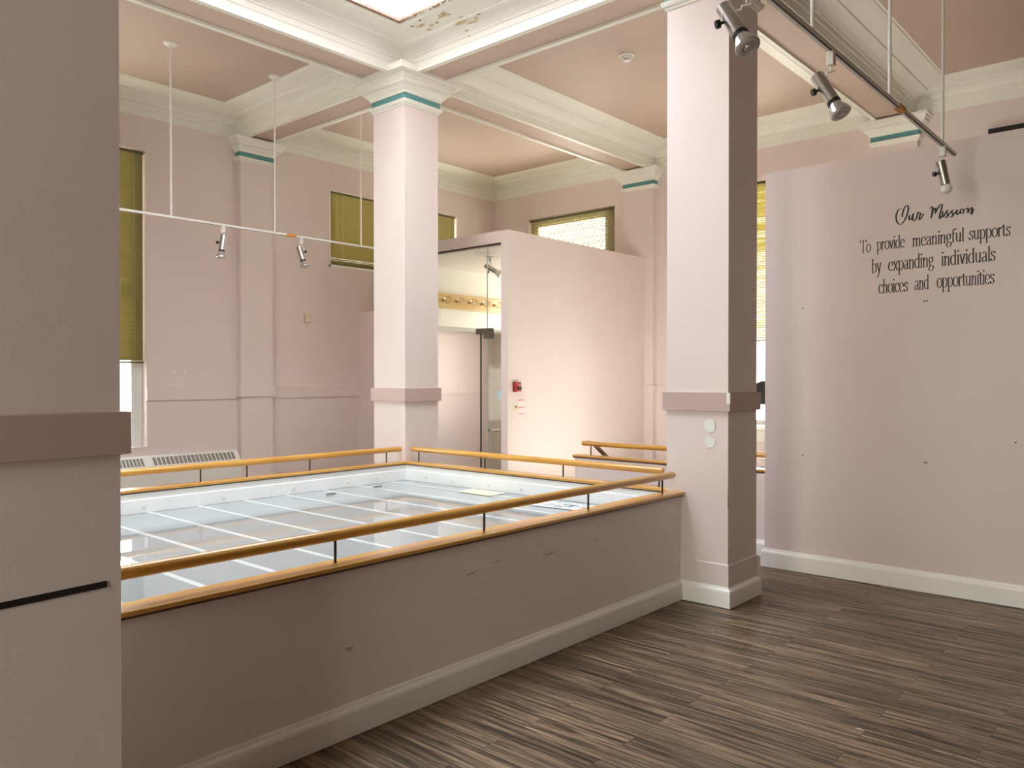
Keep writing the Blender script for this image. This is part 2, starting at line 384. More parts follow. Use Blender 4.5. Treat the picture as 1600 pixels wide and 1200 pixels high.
f = MB()
for y, dd in ((5.55, .36), (5.28, .31), (5.18, .19), (5.05, .13), (5.0, .155), (5.43, .25), (5.68, .33)):
    p, n, w = crown_pt(y, dd); blob(f.bm, p + n*.004, (0, 1, 0), w, n, .025, .008, .5, 8)
f.done('cracked_plaster', M['brown_edge'], sky_crown, clean=False)

# ------------------------------------------------------------------ columns and pilasters
BASE = [(.0, .15), (.010, .147), (.014, .135), (.026, .125), (.030, .112), (.030, .004), (.0, .004)]
def ring(parent, name, r, prof, m):
    f = MB(); f.frame(*r, prof); return f.done(name, m, parent)
def column(name, x0, y0, x1, y1, label, cat):
    r = (x0, y0, x1, y1)
    f = MB(); f.box(x0, y0, 0, x1, y1, 4.69); o = struct(f.done(name, M['wall']), label, cat)
    ring(o, 'plinth', r, [(0, .31), (.008, .303), (.008, .13), (0, .13)], M['wall'])
    ring(o, 'baseboard', r, BASE, M['base'])
    ring(o, 'dado_band', r, [(0, 1.545), (.024, 1.542), (.024, 1.409), (0, 1.405)], M['wall' if cat == 'pilaster' else 'band'])
    ring(o, 'neck_moulding', r, [(0, 4.41), (.010, 4.412), (.014, 4.425), (.030, 4.436), (.036, 4.452), (.040, 4.466), (.018, 4.468), (0, 4.468)], M['trim'])
    ring(o, 'teal_band', r, [(0, 4.466), (.016, 4.466), (.016, 4.532), (0, 4.532)], M['teal'])
    ring(o, 'capital', r, [(0, 4.53), (.028, 4.53), (.030, 4.545), (.036, 4.556), (.052, 4.572), (.070, 4.592), (.084, 4.604), (.100, 4.608), (.104, 4.64), (.118, 4.652), (.122, 4.672), (.135, 4.68), (.135, 4.70), (0, 4.70)], M['trim'])
    return o
near_col = column('column', 5.295, 2.613, 5.765, 3.113, 'near square pink column at the railing corner beside the lettered wall', 'column')
far_col = column('column', 5.335, 6.155, 5.792, 6.65, 'far square pink column behind the back corner of the railing', 'column')
left_col = column('column', .606, 2.613, 1.076, 3.113, 'shaded brown-pink pillar at the left edge with black strip', 'column')
column('column', .606, 6.155, 1.076, 6.65, 'column out of view behind the shaded left pillar', 'column')
for n, (x0, y0, x1, y1, lb) in enumerate(((5.335, 9.32, 5.79, 9.42, 'pink pilaster on the left wall beside the radiator'), (.606, 9.32, 1.076, 9.42, 'pilaster out of view on the left wall'),
        (10.07, 6.155, 10.17, 6.65, 'pink pilaster on the back wall at the right end of the entry box'), (10.07, 2.613, 10.17, 3.113, 'pink pilaster on the back wall behind the lettered wall'))):
    column('pilaster_column', x0, y0, x1, y1, lb, 'pilaster')
# crossing blocks over the columns (cream, flush with the beams' lips)
f = MB()
for cx in CX:
    for cy in CY: f.box(cx-K, cy-K, 4.695, cx+K, cy+K, 4.76)
for x0, y0, x1, y1 in ((5.13, 8.98, 6.0, YL), (9.74, 5.96, XB, 6.84), (9.74, 2.42, XB, 3.30)): pass
struct(f.done('trim_20', M['trim']), 'plain cream blocks where the beams cross above the capitals', 'moulding')
# damage and filler on the near column
f = MB(); 
for zc, rz in ((1.302, .052), (1.181, .038)): blob(f.bm, (5.2945, 2.755, zc), (0, 1, 0), (0, 0, 1), (-1, 0, 0), .044, rz, .14, 22)
f.done('filler_patch', M['filler'], near_col, clean=False)
f = MB(); f.box(5.268, 2.5865, 1.462, 5.274, 2.612, 1.54); f.box(5.2685, 2.5862, 1.462, 5.285, 2.592, 1.535); f.done('chipped_corner', M['trim'], near_col)
f = MB()
for k in range(6): f.box(5.2935, 2.6115, .72+.022*k, 5.2975, 2.617, .733+.022*k)
f.done('chipped_edge', M['greymark'], near_col)

# ------------------------------------------------------------------ parapets and railings
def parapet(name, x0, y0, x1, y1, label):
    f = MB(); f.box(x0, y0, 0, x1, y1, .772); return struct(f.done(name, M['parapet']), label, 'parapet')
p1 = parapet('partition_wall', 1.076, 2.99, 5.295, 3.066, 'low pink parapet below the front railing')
f = MB(); f.prism([(2.99-d, z) for d, z in BASE], 0, 1.076, 5.265); f.done('baseboard', M['base'], p1)
f = MB()
for x, z, w, h in ((3.06, .60, .10, .010), (3.25, .63, .07, .006), (3.75, .60, .12, .008), (3.62, .655, .05, .006), (2.25, .40, .05, .02), (4.2, .61, .08, .005)):
    blob(f.bm, (x, 2.9895, z), (1, 0, .1), (0, 0, 1), (0, -1, 0), w/2, h/2, .6, 12)
f.done('scuff_mark', mat('scuffed_paint', (.55, .44, .41), .6), p1, clean=False)
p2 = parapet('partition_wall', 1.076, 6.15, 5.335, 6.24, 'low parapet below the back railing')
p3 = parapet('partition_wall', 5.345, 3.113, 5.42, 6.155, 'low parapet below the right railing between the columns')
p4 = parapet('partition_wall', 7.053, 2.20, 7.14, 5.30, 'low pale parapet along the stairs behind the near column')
f = MB(); f.prism([(7.053-d, z) for d, z in BASE], 1, 2.2, 5.33); f.done('baseboard', M['base'], p4)
# white lining of the well, with a step and cover discs
f = MB()
LIN = [(.0, .77), (.0, .725), (.012, .718), (.012, .60), (-.02, .60)]
for a in (1,):
    f.frame(1.08, 3.07, 5.344, 6.149, [(-d, z) for d, z in LIN])
lin = struct(f.done('trim_21', M['inner']), 'white lining of the glazed well inside the railing', 'well lining')
f = MB()
def disc(f, c, n):
    q = Vector((0,0,1)).rotation_difference(Vector(n)).to_matrix().to_4x4()
    f.lathe([(0,0),(.017,0),(.016,.005),(.008,.007),(0,.007)], 14, Matrix.Translation(c) @ q)
for x in (2.0, 2.7, 3.35, 4.02, 4.60, 4.95): disc(f, (x, 6.137, .665), (0, -1, 0))
for y in (5.84, 5.46, 5.0, 4.6, 4.2): disc(f, (5.332, y, .668), (-1, 0, 0))
f.done('cover_disc', mat('pale_yellow_cover_disc', (.80, .80, .72), .5), lin)

CAP = [(.0, .780), (-.028, .780), (-.034, .785), (-.034, .798), (-.029, .802), (.092, .802), (.097, .796), (.097, .780)]
def railing(axis, c, sgn, a, b, ra, rb, posts, cap_ab, label, round_ends=(True, True)):
    """cap + posts + handrail; axis 0 runs along x at y=c (front face of wall), sgn = which way is inward"""
    mo = M['oak_x'] if axis == 0 else M['oak_y']
    loc = ((a+b)/2, c, 0) if axis == 0 else (c, (a+b)/2, 0)
    t = thing('oak_railing', loc, label, 'railing', )
    f = MB(); f.prism([(c + sgn*d, z) for d, z in CAP], axis, *cap_ab); f.done('cap_rail', mo, t)
    f = MB(); f.prism([(c + sgn*d_, z) for d_, z in ((.0, .768), (-.020, .768), (-.020, .781), (.0, .781))], axis, *cap_ab); f.prism([(c + sgn*d_, z) for d_, z in ((.078, .768), (.092, .768), (.092, .781), (.078, .781))], axis, *cap_ab); tag(f.done('under_strip', M['oak_dark'], t), 'dark stained strip under the oak cap')
    f = MB(); cc = c + sgn*.034; r = .0265; z = .9285
    P = lambda u: (u, cc, z) if axis == 0 else (cc, u, z)
    us = [ra, ra + .004, ra + .014, rb - .014, rb - .004, rb]; rs = [.016, .023, r, r, .023, .016]
    f.tube([P(u) for u in us], rs, 20); f.done('handrail', mo, t, smooth=True)
    for u in posts:
        f = MB(); p = P(u); f.tube([(p[0], p[1], .800), (p[0], p[1], .908)], .0065, 10); f.done('post', M['post'], t, smooth=True)
    return t
railing(0, 2.99, 1, 1.076, 5.295, 1.10, 5.235, (1.23, 2.2, 3.193, 4.166, 5.081), (1.076, 5.293), 'oak railing nearest the camera on the front parapet')
railing(0, 6.165, 1, 1.076, 5.335, 1.10, 5.315, (1.25, 2.2, 3.185, 3.60, 4.23, 5.127), (1.076, 5.334), 'oak railing on the back parapet in front of the radiator')
railing(1, 5.36, 1, 3.113, 6.155, 3.20, 6.125, (3.238, 4.179, 5.099, 6.015), (3.114, 6.154), 'oak railing on the right side of the well, between the two columns')
st = railing(1, 7.07, 1, 2.20, 5.30, 2.25, 5.235, (5.12, 3.9, 3.0, 2.4), (2.2, 5.325), 'oak railing on the stair parapet behind the near column')
t = thing('stair_handrail', (7.2, 4.9, .8), 'oak handrail coloured dark for shade, sloping down the stairs behind the stair parapet', 'handrail')
f = MB(); f.tube([(7.115, 5.22, .929), (7.18, 5.22, .93), (7.2, 5.17, .925), (7.2, 5.13, .905), (7.2, 4.2, .16)], .024, 16); f.done('handrail', M['oak_dark'], t, smooth=True)  # oak darkened in colour to stand in for shade
for y in (4.9, 4.4): f = MB(); z = .905 - (5.13-y)*.80; f.tube([(7.14, y, z-.06), (7.17, y, z-.06), (7.2, y, z-.02)], .006, 8); f.done('bracket', M['post'], t)

# ------------------------------------------------------------------ the laylight in the well
GZ = .615
t = thing('laylight', (3.2, 4.6, GZ), 'pale glazed light panel lying inside the railing, with white bars', 'glass panel')
gx = [1.10] + [1.54 + .40*k for k in range(10)] + [5.33]
for a, b in zip(gx, gx[1:]):
    f = MB(); f.box(a+.012, 3.085, GZ-.02, b-.012, 6.135, GZ); f.done('glass_pane', M['lay'], t)
for x in gx[1:-1]:
    f = MB(); f.box(x-.018, 3.085, GZ-.02, x+.018, 6.135, GZ+.003); f.done('glazing_bar', M['lay_bar'], t)
f = MB(); f.box(1.094, 6.131, GZ, 5.332, 6.136, GZ+.002); f.box(5.327, 3.085, GZ, 5.332, 6.136, GZ+.002); f.done('sealant_line', M['lay_line'], t)

# papers lying on it
def sheet(name, pts, z, m, label, cat):
    f = MB(); f.quad(*[(x, y, z) for x, y in pts]); o = f.done(name, m); md = o.modifiers.new('th', 'SOLIDIFY'); md.thickness = .002; md.offset = 1
    return tag(o, label, cat)
sheet('notice_sheet', [(5.08, 5.13), (5.30, 5.17), (5.30, 4.75), (5.07, 4.74)], GZ+.004, M['cream_paper'], 'pale yellow paper lying on the glass by the right railing', 'paper')
ds = sheet('drawing_sheet', [(4.93, 4.15), (5.20, 4.27), (5.27, 3.74), (4.98, 3.62)], GZ+.006, mat('white_printed_paper', (.80, .85, .88), .6), 'white printed sheet with dark marks lying on the glass near the near column', 'paper')
f = MB()
for k in range(7):
    u = .1 + .12*k
    for j in range(6):
        if random.random() < .55: continue
        x = 4.99 + .045*j + .02*u; y = 4.10 - .42*u
        f.box(x, y - .012 - random.random()*.02, GZ+.0085, x+.006+.01*random.random(), y+.01, GZ+.0092)
f.box(5.09, 3.86, GZ+.0085, 5.15, 3.885, GZ+.0094); f.box(5.12, 3.87, GZ+.0085, 5.13, 3.97, GZ+.0094)
f.done('printed_marks', mat('grey_blue_print', (.20, .22, .27), .6), ds)
for (x, y), lb in (((4.22, 5.86), 'small grey clip lying on the glass left of the far column'), ((4.80, 5.93), 'small grey clip lying on the glass close to the far column')):
    f = MB(); f.box(x-.05, y-.008, GZ+.004, x+.05, y+.008, GZ+.014)
    tag(f.done('metal_clip', bpy.data.materials.get('grey_clip_metal') or mat('grey_clip_metal', (.20, .22, .23), .4, metal=.6), bevel=.003), lb, 'clip', 'clips on the glass')

# ------------------------------------------------------------------ windows and blinds
def window(n, axis, pos, u0, u1, z0, z1, mull, label, jamb=.05, right_jamb=None):
    f = MB(); rj = right_jamb or jamb
    def bx(a, b, c, d_, p0=.11, p1=.17):
        if axis == 1: f.box(a, pos+p0, c, b, pos+p1, d_)
        else: f.box(pos+p0, a, c, pos+p1, b, d_)
    bx(u0, u0+jamb, z0, z1); bx(u1-rj, u1, z0, z1); bx(u0+jamb, u1-rj, z0, z0+.06); bx(u0+jamb, u1-rj, z1-(.12 if n == 3 else .05), z1)
    for u in mull[0]: bx(u-.03, u+.03, z0+.06, z1-.05)
    for z in mull[1]: bx(u0+jamb, u1-rj, z-.03, z+.03, .115, .165)
    o = struct(f.done('window_%d' % n, M['frame']), label, 'window')
    f = MB()
    if axis == 1: f.box(u0, pos+.138, z0, u1, pos+.142, z1)
    else: f.box(pos+.138, u0, z0, pos+.142, u1, z1)
    f.done('pane', M['pane'], o); return o
window(1, 1, YL, 2.23, 4.18, .84, 4.31, ([3.2], [2.6]), 'tall white framed window at the left behind the shaded pillar', right_jamb=.13)
window(2, 1, YL, 6.78, 9.30, 3.26, 4.32, ([8.04], []), 'high wide window behind the far column')
window(3, 0, XB, 6.89, 8.61, 1.02, 4.28, ([], [2.6]), 'bright window above the entry box', jamb=.25, right_jamb=.12)
window(4, 0, XB, 4.2, 4.95, 1.02, 4.28, ([], [1.32]), 'bright window seen between near column and lettered wall')
window(5, 0, XN-.25, .75, 2.75, .6, 4.0, ([1.75], [2.3]), 'unseen window added left of the camera to light the lettered wall')  # unseen, added for daylight on the lettered wall
# thin white surround of the high window
f = MB()
f.box(6.755, YL-.006, 3.225, 9.325, YL+.03, 3.26); f.box(6.755, YL-.006, 3.225, 6.78, YL+.03, 4.335)
struct(f.done('trim_22', M['trim']), 'thin cream surround of the high window', 'trim')

def blind(axis, pos, u0, u1, zt, zb, tilt, label, group, cords, pitch=.023, slat=.026, sm='slat'):
    loc = ((u0+u1)/2, pos, zb) if axis == 1 else (pos, (u0+u1)/2, zb)
    t = thing('venetian_blind', loc, label, 'blind', group)
    def bx(f, a, b, p0, p1, c, d_):
        if axis == 1: f.box(a, pos+p0, c, b, pos+p1, d_)
        else: f.box(pos+p0, a, c, pos+p1, b, d_)
    f = MB(); bx(f, u0, u1, -.014, .014, zt-.03, zt); f.done('head_rail', M['slat_rail'], t)
    f = MB(); bx(f, u0, u1, -.013, .013, zb, zb+.02); f.done('bottom_rail', M['slat_rail'], t)
    f = MB(); z = zt - .04; c, s = math.cos(tilt)*slat/2, math.sin(tilt)*slat/2
    while z > zb + .03:
        tl = tilt + math.radians(random.uniform(-5, 5)); c, s = math.cos(tl)*slat/2, math.sin(tl)*slat/2
        pr = [(pos-c, z-s), (pos, z+.002), (pos+c, z+s), (pos+c, z+s+.0006), (pos, z+.0026), (pos-c, z-s+.0006)]
        f.prism(pr, 0 if axis == 1 else 1, u0+.004, u1-.004); z -= pitch
    f.done('slats', M[sm], t, clean=False)
    for u in cords:
        f = MB(); bx(f, u-.0015, u+.0015, -.017, -.014, zb+.01, zt-.02); f.done('cord', M['cord'], t)
    f = MB()
    u = u0 + .12
    if axis == 1: f.tube([(u, pos-.022, zt-.03), (u, pos-.022, zt-.75)], .004, 8)
    else: f.tube([(pos-.022, u, zt-.03), (pos-.022, u, zt-.75)], .004, 8)
    f.done('wand', M['cord'], t, smooth=True)
    return t
GB = 'olive venetian blinds in the windows'
blind(1, YL+.05, 2.25, 4.165, 4.30, 1.82, math.radians(-66), 'tall olive blind stopping above clear glass, behind the shaded left pillar', GB, (2.5, 3.2, 3.9, 4.06), pitch=.0242)
blind(1, YL+.05, 6.80, 9.285, 4.31, 3.262, math.radians(-61), 'wide olive blind high on the left wall, partly hidden by the far column', GB, (7.02, 8.0, 8.9, 9.15), pitch=.0256)
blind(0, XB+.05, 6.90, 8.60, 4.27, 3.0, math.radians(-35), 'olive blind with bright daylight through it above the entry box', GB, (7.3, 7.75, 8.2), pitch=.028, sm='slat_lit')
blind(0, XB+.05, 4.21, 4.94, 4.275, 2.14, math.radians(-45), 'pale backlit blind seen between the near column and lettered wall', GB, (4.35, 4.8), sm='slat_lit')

# ------------------------------------------------------------------ radiator
t = thing('radiator', (4.0, 9.34, 0), 'cream convector cabinet with slotted top under the left window', 'radiator')
f = MB(); f.prism([(9.415, .02), (9.27, .02), (9.25, .05), (9.25, .60), (9.365, .735), (9.415, .735)], 0, 2.15, 5.30); f.done('cabinet', M['white'], t, bevel=.004)
nrm = Vector((0, -.135, .115)).normalized(); up = Vector((0, .115, .135)).normalized()
for a, b, n in ((2.25, 2.95, 17), (3.02, 4.10, 26), (4.20, 5.24, 20)):
    f = MB(); w = (b-a)/n; c0 = Vector((0, 9.25, .60))
    for k in range(n):
        x = a + k*w
        p = [Vector((xx, 0, 0)) + c0 + up*s for xx, s in ((x+w*.12, .035), (x+w*.85, .035), (x+w*.85, .145), (x+w*.12, .145))]
        f.loops([[q + nrm*.0005 for q in p], [q + nrm*.0018 for q in p]])
    f.done('grille', M['grille'], t, clean=False)

# ------------------------------------------------------------------ entry box with glass front
VX, VY, VZ = 7.06, 6.30, 3.41
f = MB()
f.box(VX, VY, 0, 10.068, VY+.108, VZ)                      # long side wall
f.box(VX, VY+.108, 3.27, VX+.10, 8.62, VZ)                 # header over the glass
f.box(VX+.10, VY+.108, 3.25, 10.168, 8.62, VZ)             # roof
f.box(VX, 8.5, 0, VX+.10, 8.62, 3.27)                      # far post
v = struct(f.done('partition_entry', M['wall']), 'tall pale pink box partition behind the right railing', 'partition')
f = MB(); f.box(VX+.104, 8.40, 2.40, 10.168, 8.5, 3.25); f.box(7.39, 8.5, 2.40, 10.168, 9.41, 2.5)
f.done('bulkhead', mat('white_bulkhead_paint', (.80, .78, .72), .5), v)
f = MB(); f.box(VX+.03, VY+.11, 3.255, VX+.07, 8.5, 3.275); f.done('glass_channel', M['post'], v)
f = MB(); f.box(7.28, 8.63, 0, 7.38, 9.42, 2.61)
struct(f.done('partition_low', M['wall']), 'lower pink partition against the left wall behind the far column', 'partition')
# fixed glass
f = MB(); f.box(VX+.045, VY+.112, 2.20, VX+.055, 6.676, 3.262); f.box(VX+.045, 6.684, 2.20, VX+.055, 8.498, 3.262); f.box(VX+.045, VY+.112, .01, VX+.055, 6.68, 2.19)
g = struct(f.done('window_6', M['doorglass']), 'clear frameless glass front of the entry box', 'glass wall')
f = MB(); f.box(VX+.044, 6.677, .01, VX+.056, 6.683, 3.262); f.done('glass_joint', mat('pale_glass_edge', (.55, .60, .58), .3), g)
f = MB(); f.box(VX+.040, 6.42, 1.40, VX+.044, 6.50, 1.49); f.done('sticker', M['blue'], g)
# open door, hinged at the joint and swung inwards
t = thing('glass_door', (VX+.05, 6.75, 0), 'frameless glass door standing open inside the entry box, with steel pull bar', 'door')
hx, hy = VX+.03, 6.775; ux, uy = math.cos(math.radians(-4)), math.sin(math.radians(-4))
def dq(u, w): return (hx + ux*u - uy*w, hy + uy*u + ux*w)
def dbox(f, u0, u1, w0, w1, z0, z1):
    P = [dq(u0, w0), dq(u1, w0), dq(u1, w1), dq(u0, w1)]; f.loops([[(x, y, z0) for x, y in P], [(x, y, z1) for x, y in P]])
f = MB(); dbox(f, .012, .90, -.006, .006, .02, 2.185); f.done('door_panel', M['doorglass'], t)
f = MB(); dbox(f, 0, .012, -.008, .008, .02, 2.185); f.done('glass_edge', M['edge'], t)
f = MB(); f.box(VX+.02, 6.60, 2.185, VX+.08, 6.85, 2.255); f.box(VX+.02, 6.60, 2.13, VX+.08, 6.72, 2.185); f.done('patch_fitting', mat('bronze_patch_fitting', (.16, .13, .11), .4, metal=.6), t, bevel=.004)
f = MB(); f.tube([(*dq(.10, -.06), 1.0), (*dq(.80, -.06), 1.0)], .012, 12); f.done('pull_bar', M['chrome'], t, smooth=True)
f = MB()
for u in (.12, .78): f.tube([(*dq(u, -.005), 1.0), (*dq(u, -.06), 1.0)], .011, 10)
f.done('standoff', M['post'], t, smooth=True)
# wooden light bar with clear bulbs
t = thing('bulb_light_bar', (8.2, 8.39, 2.76), 'light oak board with clear round bulbs inside the entry box', 'light bar')
f = MB(); f.box(7.25, 8.352, 2.655, 9.75, 8.399, 2.87); f.done('board', M['oak_bar'], t, bevel=.006)
for k in range(9):
    x = 7.42 + .27*k
    f = MB(); mt = Matrix.Translation((x, 8.352, 2.765)) @ Matrix.Rotation(R90, 4, 'X')
    f.lathe([(0, 0), (.022, 0), (.022, .006), (.014, .012), (.014, .035), (0, .035)], 16, mt); sk = f.done('socket', mat('brass_socket', (.35, .20, .06), .35, metal=.8) if k == 0 else bpy.data.materials['brass_socket'], t, smooth=True)
    f = MB(); f.lathe([(.014, .034)] + [(.055*math.sin(a), .090 - .055*math.cos(a)) for a in [math.radians(20 + 16*i) for i in range(11)]], 18, mt); b_ = f.done('bulb', M['bulb_clear'], t, smooth=True)

# devices on the long side of the entry box
t = thing('fire_alarm_pull', (7.2, 6.29, 1.54), 'small red fire alarm pull station on the entry box wall', 'fire alarm')
f = MB(); f.box(7.147, 6.255, 1.482, 7.252, 6.30, 1.60); f.done('housing', M['red'], t, bevel=.005)
f = MB(); f.box(7.178, 6.247, 1.550, 7.244, 6.256, 1.572); f.done('top_plate', M['pinkred'], t)
f = MB(); f.box(7.178, 6.250, 1.484, 7.235, 6.256, 1.496); f.done('bottom_plate', M['pinkred'], t)
f = MB(); f.box(7.19, 6.240, 1.505, 7.246, 6.258, 1.545); f.done('pull_handle', mat('dark_red_handle', (.035, .012, .012), .4), t, bevel=.003)
t = thing('light_switch', (7.19, 6.295, 1.3), 'ivory light switch left of two small notices', 'switch')
f = MB(); f.box(7.158, 6.293, 1.243, 7.228, 6.30, 1.362); f.done('plate', M['ivory'], t, bevel=.003)
f = MB(); f.box(7.188, 6.281, 1.292, 7.198, 6.294, 1.315); f.done('toggle', M['post'], t)
for z0, lb in ((1.300, 'upper of two small white notices beside the light switch'), (1.212, 'lower of two small white notices beside the light switch')):
    t = thing('notice_card', (7.296, 6.299, z0), lb, 'notice', 'notices beside the switch')
    f = MB(); f.box(7.240, 6.297, z0, 7.352, 6.2995, z0+.085); f.done('card', M['paper'], t)
    f = MB(); f.box(7.240, 6.2962, z0+.074, 7.352, 6.297, z0+.085); f.done('red_stripe', M['pinkred'], t)
f = MB(); f.box(7.24, 6.2962, 1.212, 7.352, 6.297, 1.219); f.done('red_stripe', M['pinkred'], t)
t = thing('wall_sensor', (6.39, 9.41, 2.47), 'small cream sensor box on the left wall below the high window', 'sensor')
f = MB(); f.box(6.341, 9.385, 2.412, 6.434, 9.42, 2.527); f.done('housing', M['ivory'], t, bevel=.006)
f = MB(); f.box(6.36, 9.382, 2.43, 6.415, 9.386, 2.45); f.done('vent', M['white'], t)
t = thing('smoke_detector', (6.993, 4.589, ZC), 'white round smoke detector on the rose ceiling between the columns', 'smoke detector')
mt = Matrix.Translation((6.993, 4.589, ZC)) @ Matrix.Rotation(math.pi, 4, 'X')
f = MB(); f.lathe([(0, 0), (.078, 0), (.078, .010), (.066, .018), (0, .018)], 28, mt); f.done('base', M['white'], t, smooth=True)
f = MB(); f.lathe([(0, .017), (.060, .017), (.060, .034), (.050, .042), (.050, .046), (0, .046)], 28, mt); f.done('ring', M['white'], t, smooth=True)
f = MB(); f.lathe([(.0, .045), (.040, .045), (.040, .052), (0, .052)], 20, mt); f.done('vent_gap', M['black'], t, smooth=True)
f = MB(); f.lathe([(0, .051), (.042, .051), (.040, .060), (.03, .066), (0, .068)], 24, mt); f.done('cap', M['white'], t, smooth=True)

# ------------------------------------------------------------------ lettered wall
MX = 6.69
f = MB(); f.box(MX, -4.0, 0, MX+.12, 2.955, 3.432)
mw = struct(f.done('partition_lettered', M['wall']), 'tall free-standing pale pink wall lettered Our Mission', 'partition')
f = MB(); f.frame(MX, -4.0, MX+.12, 2.955, [(d*.9, z+.012 if z > .1 else z) for d, z in BASE]); f.done('baseboard', M['base'], mw)
for y, z in ((2.625, 2.235), (1.683, 2.239), (1.665, 2.24), (2.623, .993), (1.679, .999), (1.662, .996), (1.077, 1.184)):
    f = MB(); f.lathe([(0, 0), (.006, 0), (.005, .003), (0, .003)], 10, Matrix.Translation((MX, y, z)) @ Matrix.Rotation(-R90, 4, 'Y')); f.done('nail_hole', M['ink'], mw)

# --- vinyl lettering drawn with an elliptical pen -------------------------------------------
def arc(cx, cy, rx, ry, a0, a1, n=12): return [(cx + rx*math.cos(math.radians(a0+(a1-a0)*i/n)), cy + ry*math.sin(math.radians(a0+(a1-a0)*i/n))) for i in range(n+1)]
XH = .66                                           # x-height of the serif letters (cap height 1)
def stem(x, y0, y1, sl=True, sb=True, st_=True, w=.10):
    o = [[(x, y0), (x, y1)]]
    if sb: o.append([(x-w, y0+.012), (x+w, y0+.012)])
    if st_: o.append([(x-w, y1-.05), (x, y1-.012)])
    return o
def G(ch):
    if ch == 'T': return [[(.28, 0), (.28, .98)], [(0, .975), (.56, .975)], [(.015, .80), (.015, .975)], [(.545, .80), (.545, .975)], [(.16, .012), (.40, .012)]], .58
    if ch == 'o': return [arc(.20, XH/2, .18, XH/2-.01, 90, 450, 24)], .40
    if ch == 'p': return stem(.08, -.32, XH) + [arc(.20, XH/2, .18, XH/2-.01, 150, -150, 20)], .42
    if ch == 'r': return stem(.08, 0, XH) + [[(.08, .42), (.14, .57), (.21, .64), (.28, .62)], arc(.265, .59, .02, .025, 0, 360, 8)], .31
    if ch == 'v': return [[(.05, XH), (.19, .01)], [(.33, XH), (.19, .01)], [(-.03, XH-.012), (.14, XH-.012)], [(.25, XH-.012), (.41, XH-.012)]], .38
    if ch == 'i': return stem(.09, 0, XH) + [arc(.09, .90, .022, .04, 0, 360, 10)], .18
    if ch == 'd': return [[(.33, .0), (.33, 1.0)], [(.25, .96), (.33, .99)], [(.33, .012), (.42, .03)], arc(.20, XH/2, .17, XH/2-.01, 30, 330, 20)], .43
    if ch == 'b': return [[(.08, .0), (.08, 1.0)], [(0, .96), (.08, .99)], arc(.20, XH/2, .18, XH/2-.01, 150, -150, 20)], .42
    if ch == 'e': return [[(.04, .37), (.34, .37)], arc(.19, XH/2, .165, XH/2-.01, 8, 320, 22)], .38
    if ch == 'm': return stem(.08, 0, XH) + [[(.08, .45), (.15, .60), (.22, .645), (.28, .60), (.30, .48), (.30, 0)], [(.21, .012), (.39, .012)], [(.30, .45), (.37, .60), (.44, .645), (.50, .60), (.52, .48), (.52, 0)], [(.43, .012), (.61, .012)]], .63
    if ch == 'n': return stem(.08, 0, XH) + [[(.08, .45), (.16, .60), (.23, .645), (.30, .60), (.32, .48), (.32, 0)], [(.23, .012), (.41, .012)]], .42
    if ch == 'h': return [[(.08, 0), (.08, 1.0)], [(0, .96), (.08, .99)], [(-.01, .012), (.17, .012)], [(.08, .45), (.16, .60), (.23, .645), (.30, .60), (.32, .48), (.32, 0)], [(.23, .012), (.41, .012)]], .42
    if ch == 'u': return [[(.08, XH), (.08, .18), (.11, .05), (.18, .012), (.25, .05), (.32, .18)], [(0, XH-.012), (.08, XH-.012)], [(.32, XH), (.32, 0)], [(.24, XH-.012), (.32, XH-.012)], [(.32, .012), (.41, .03)]], .42
    if ch == 'a': return [[(.07, .54), (.11, .62), (.18, .65), (.26, .61), (.285, .50), (.285, .08), (.32, .02), (.37, .06)], [(.285, .40), (.14, .33), (.06, .23), (.05, .12), (.09, .03), (.16, .012), (.24, .07), (.285, .16)]], .38
    if ch == 'g': return [arc(.18, .45, .13, .20, 0, 360, 20), [(.27, .60), (.33, .64), (.38, .63)], [(.12, .27), (.07, .19), (.10, .11), (.24, .07), (.34, .01), (.36, -.10), (.30, -.24), (.17, -.30), (.06, -.25), (.03, -.15), (.09, -.04), (.14, .06)]], .40
    if ch == 'f': return [[(.10, 0), (.10, .80), (.14, .94), (.21, .99), (.28, .95)], [(0, XH-.012), (.22, XH-.012)], [(.0, .012), (.20, .012)], arc(.27, .93, .018, .03, 0, 360, 8)], .26
    if ch == 'l': return [[(.09, 0), (.09, 1.0)], [(.01, .96), (.09, .99)], [(0, .012), (.18, .012)]], .18
    if ch == 's': return [[(.26, .50), (.23, .60), (.16, .65), (.08, .61), (.05, .52), (.08, .43), (.16, .36), (.24, .28), (.27, .17), (.24, .06), (.15, .01), (.07, .05), (.035, .17)], [(.26, .50), (.265, .63)], [(.035, .17), (.03, .03)]], .31
    if ch == 't': return [[(.09, .82), (.09, .12), (.12, .03), (.18, .02), (.23, .07)], [(0, XH-.012), (.20, XH-.012)], [(.02, XH), (.09, .80)]], .23
    if ch == 'y': return [[(.05, XH), (.20, .02)], [(.34, XH), (.17, -.18), (.12, -.29), (.05, -.31), (.02, -.26)], [(-.03, XH-.012), (.14, XH-.012)], [(.26, XH-.012), (.42, XH-.012)]], .39
    if ch == 'x': return [[(.04, XH), (.32, 0)], [(.33, XH), (.04, 0)], [(-.02, XH-.012), (.13, XH-.012)], [(.25, XH-.012), (.39, XH-.012)], [(-.03, .012), (.11, .012)], [(.24, .012), (.40, .012)]], .38
    if ch == 'c': return [arc(.19, XH/2, .165, XH/2-.01, 48, 318, 20), arc(.29, .53, .02, .035, 0, 360, 8)], .35
    return [], .25
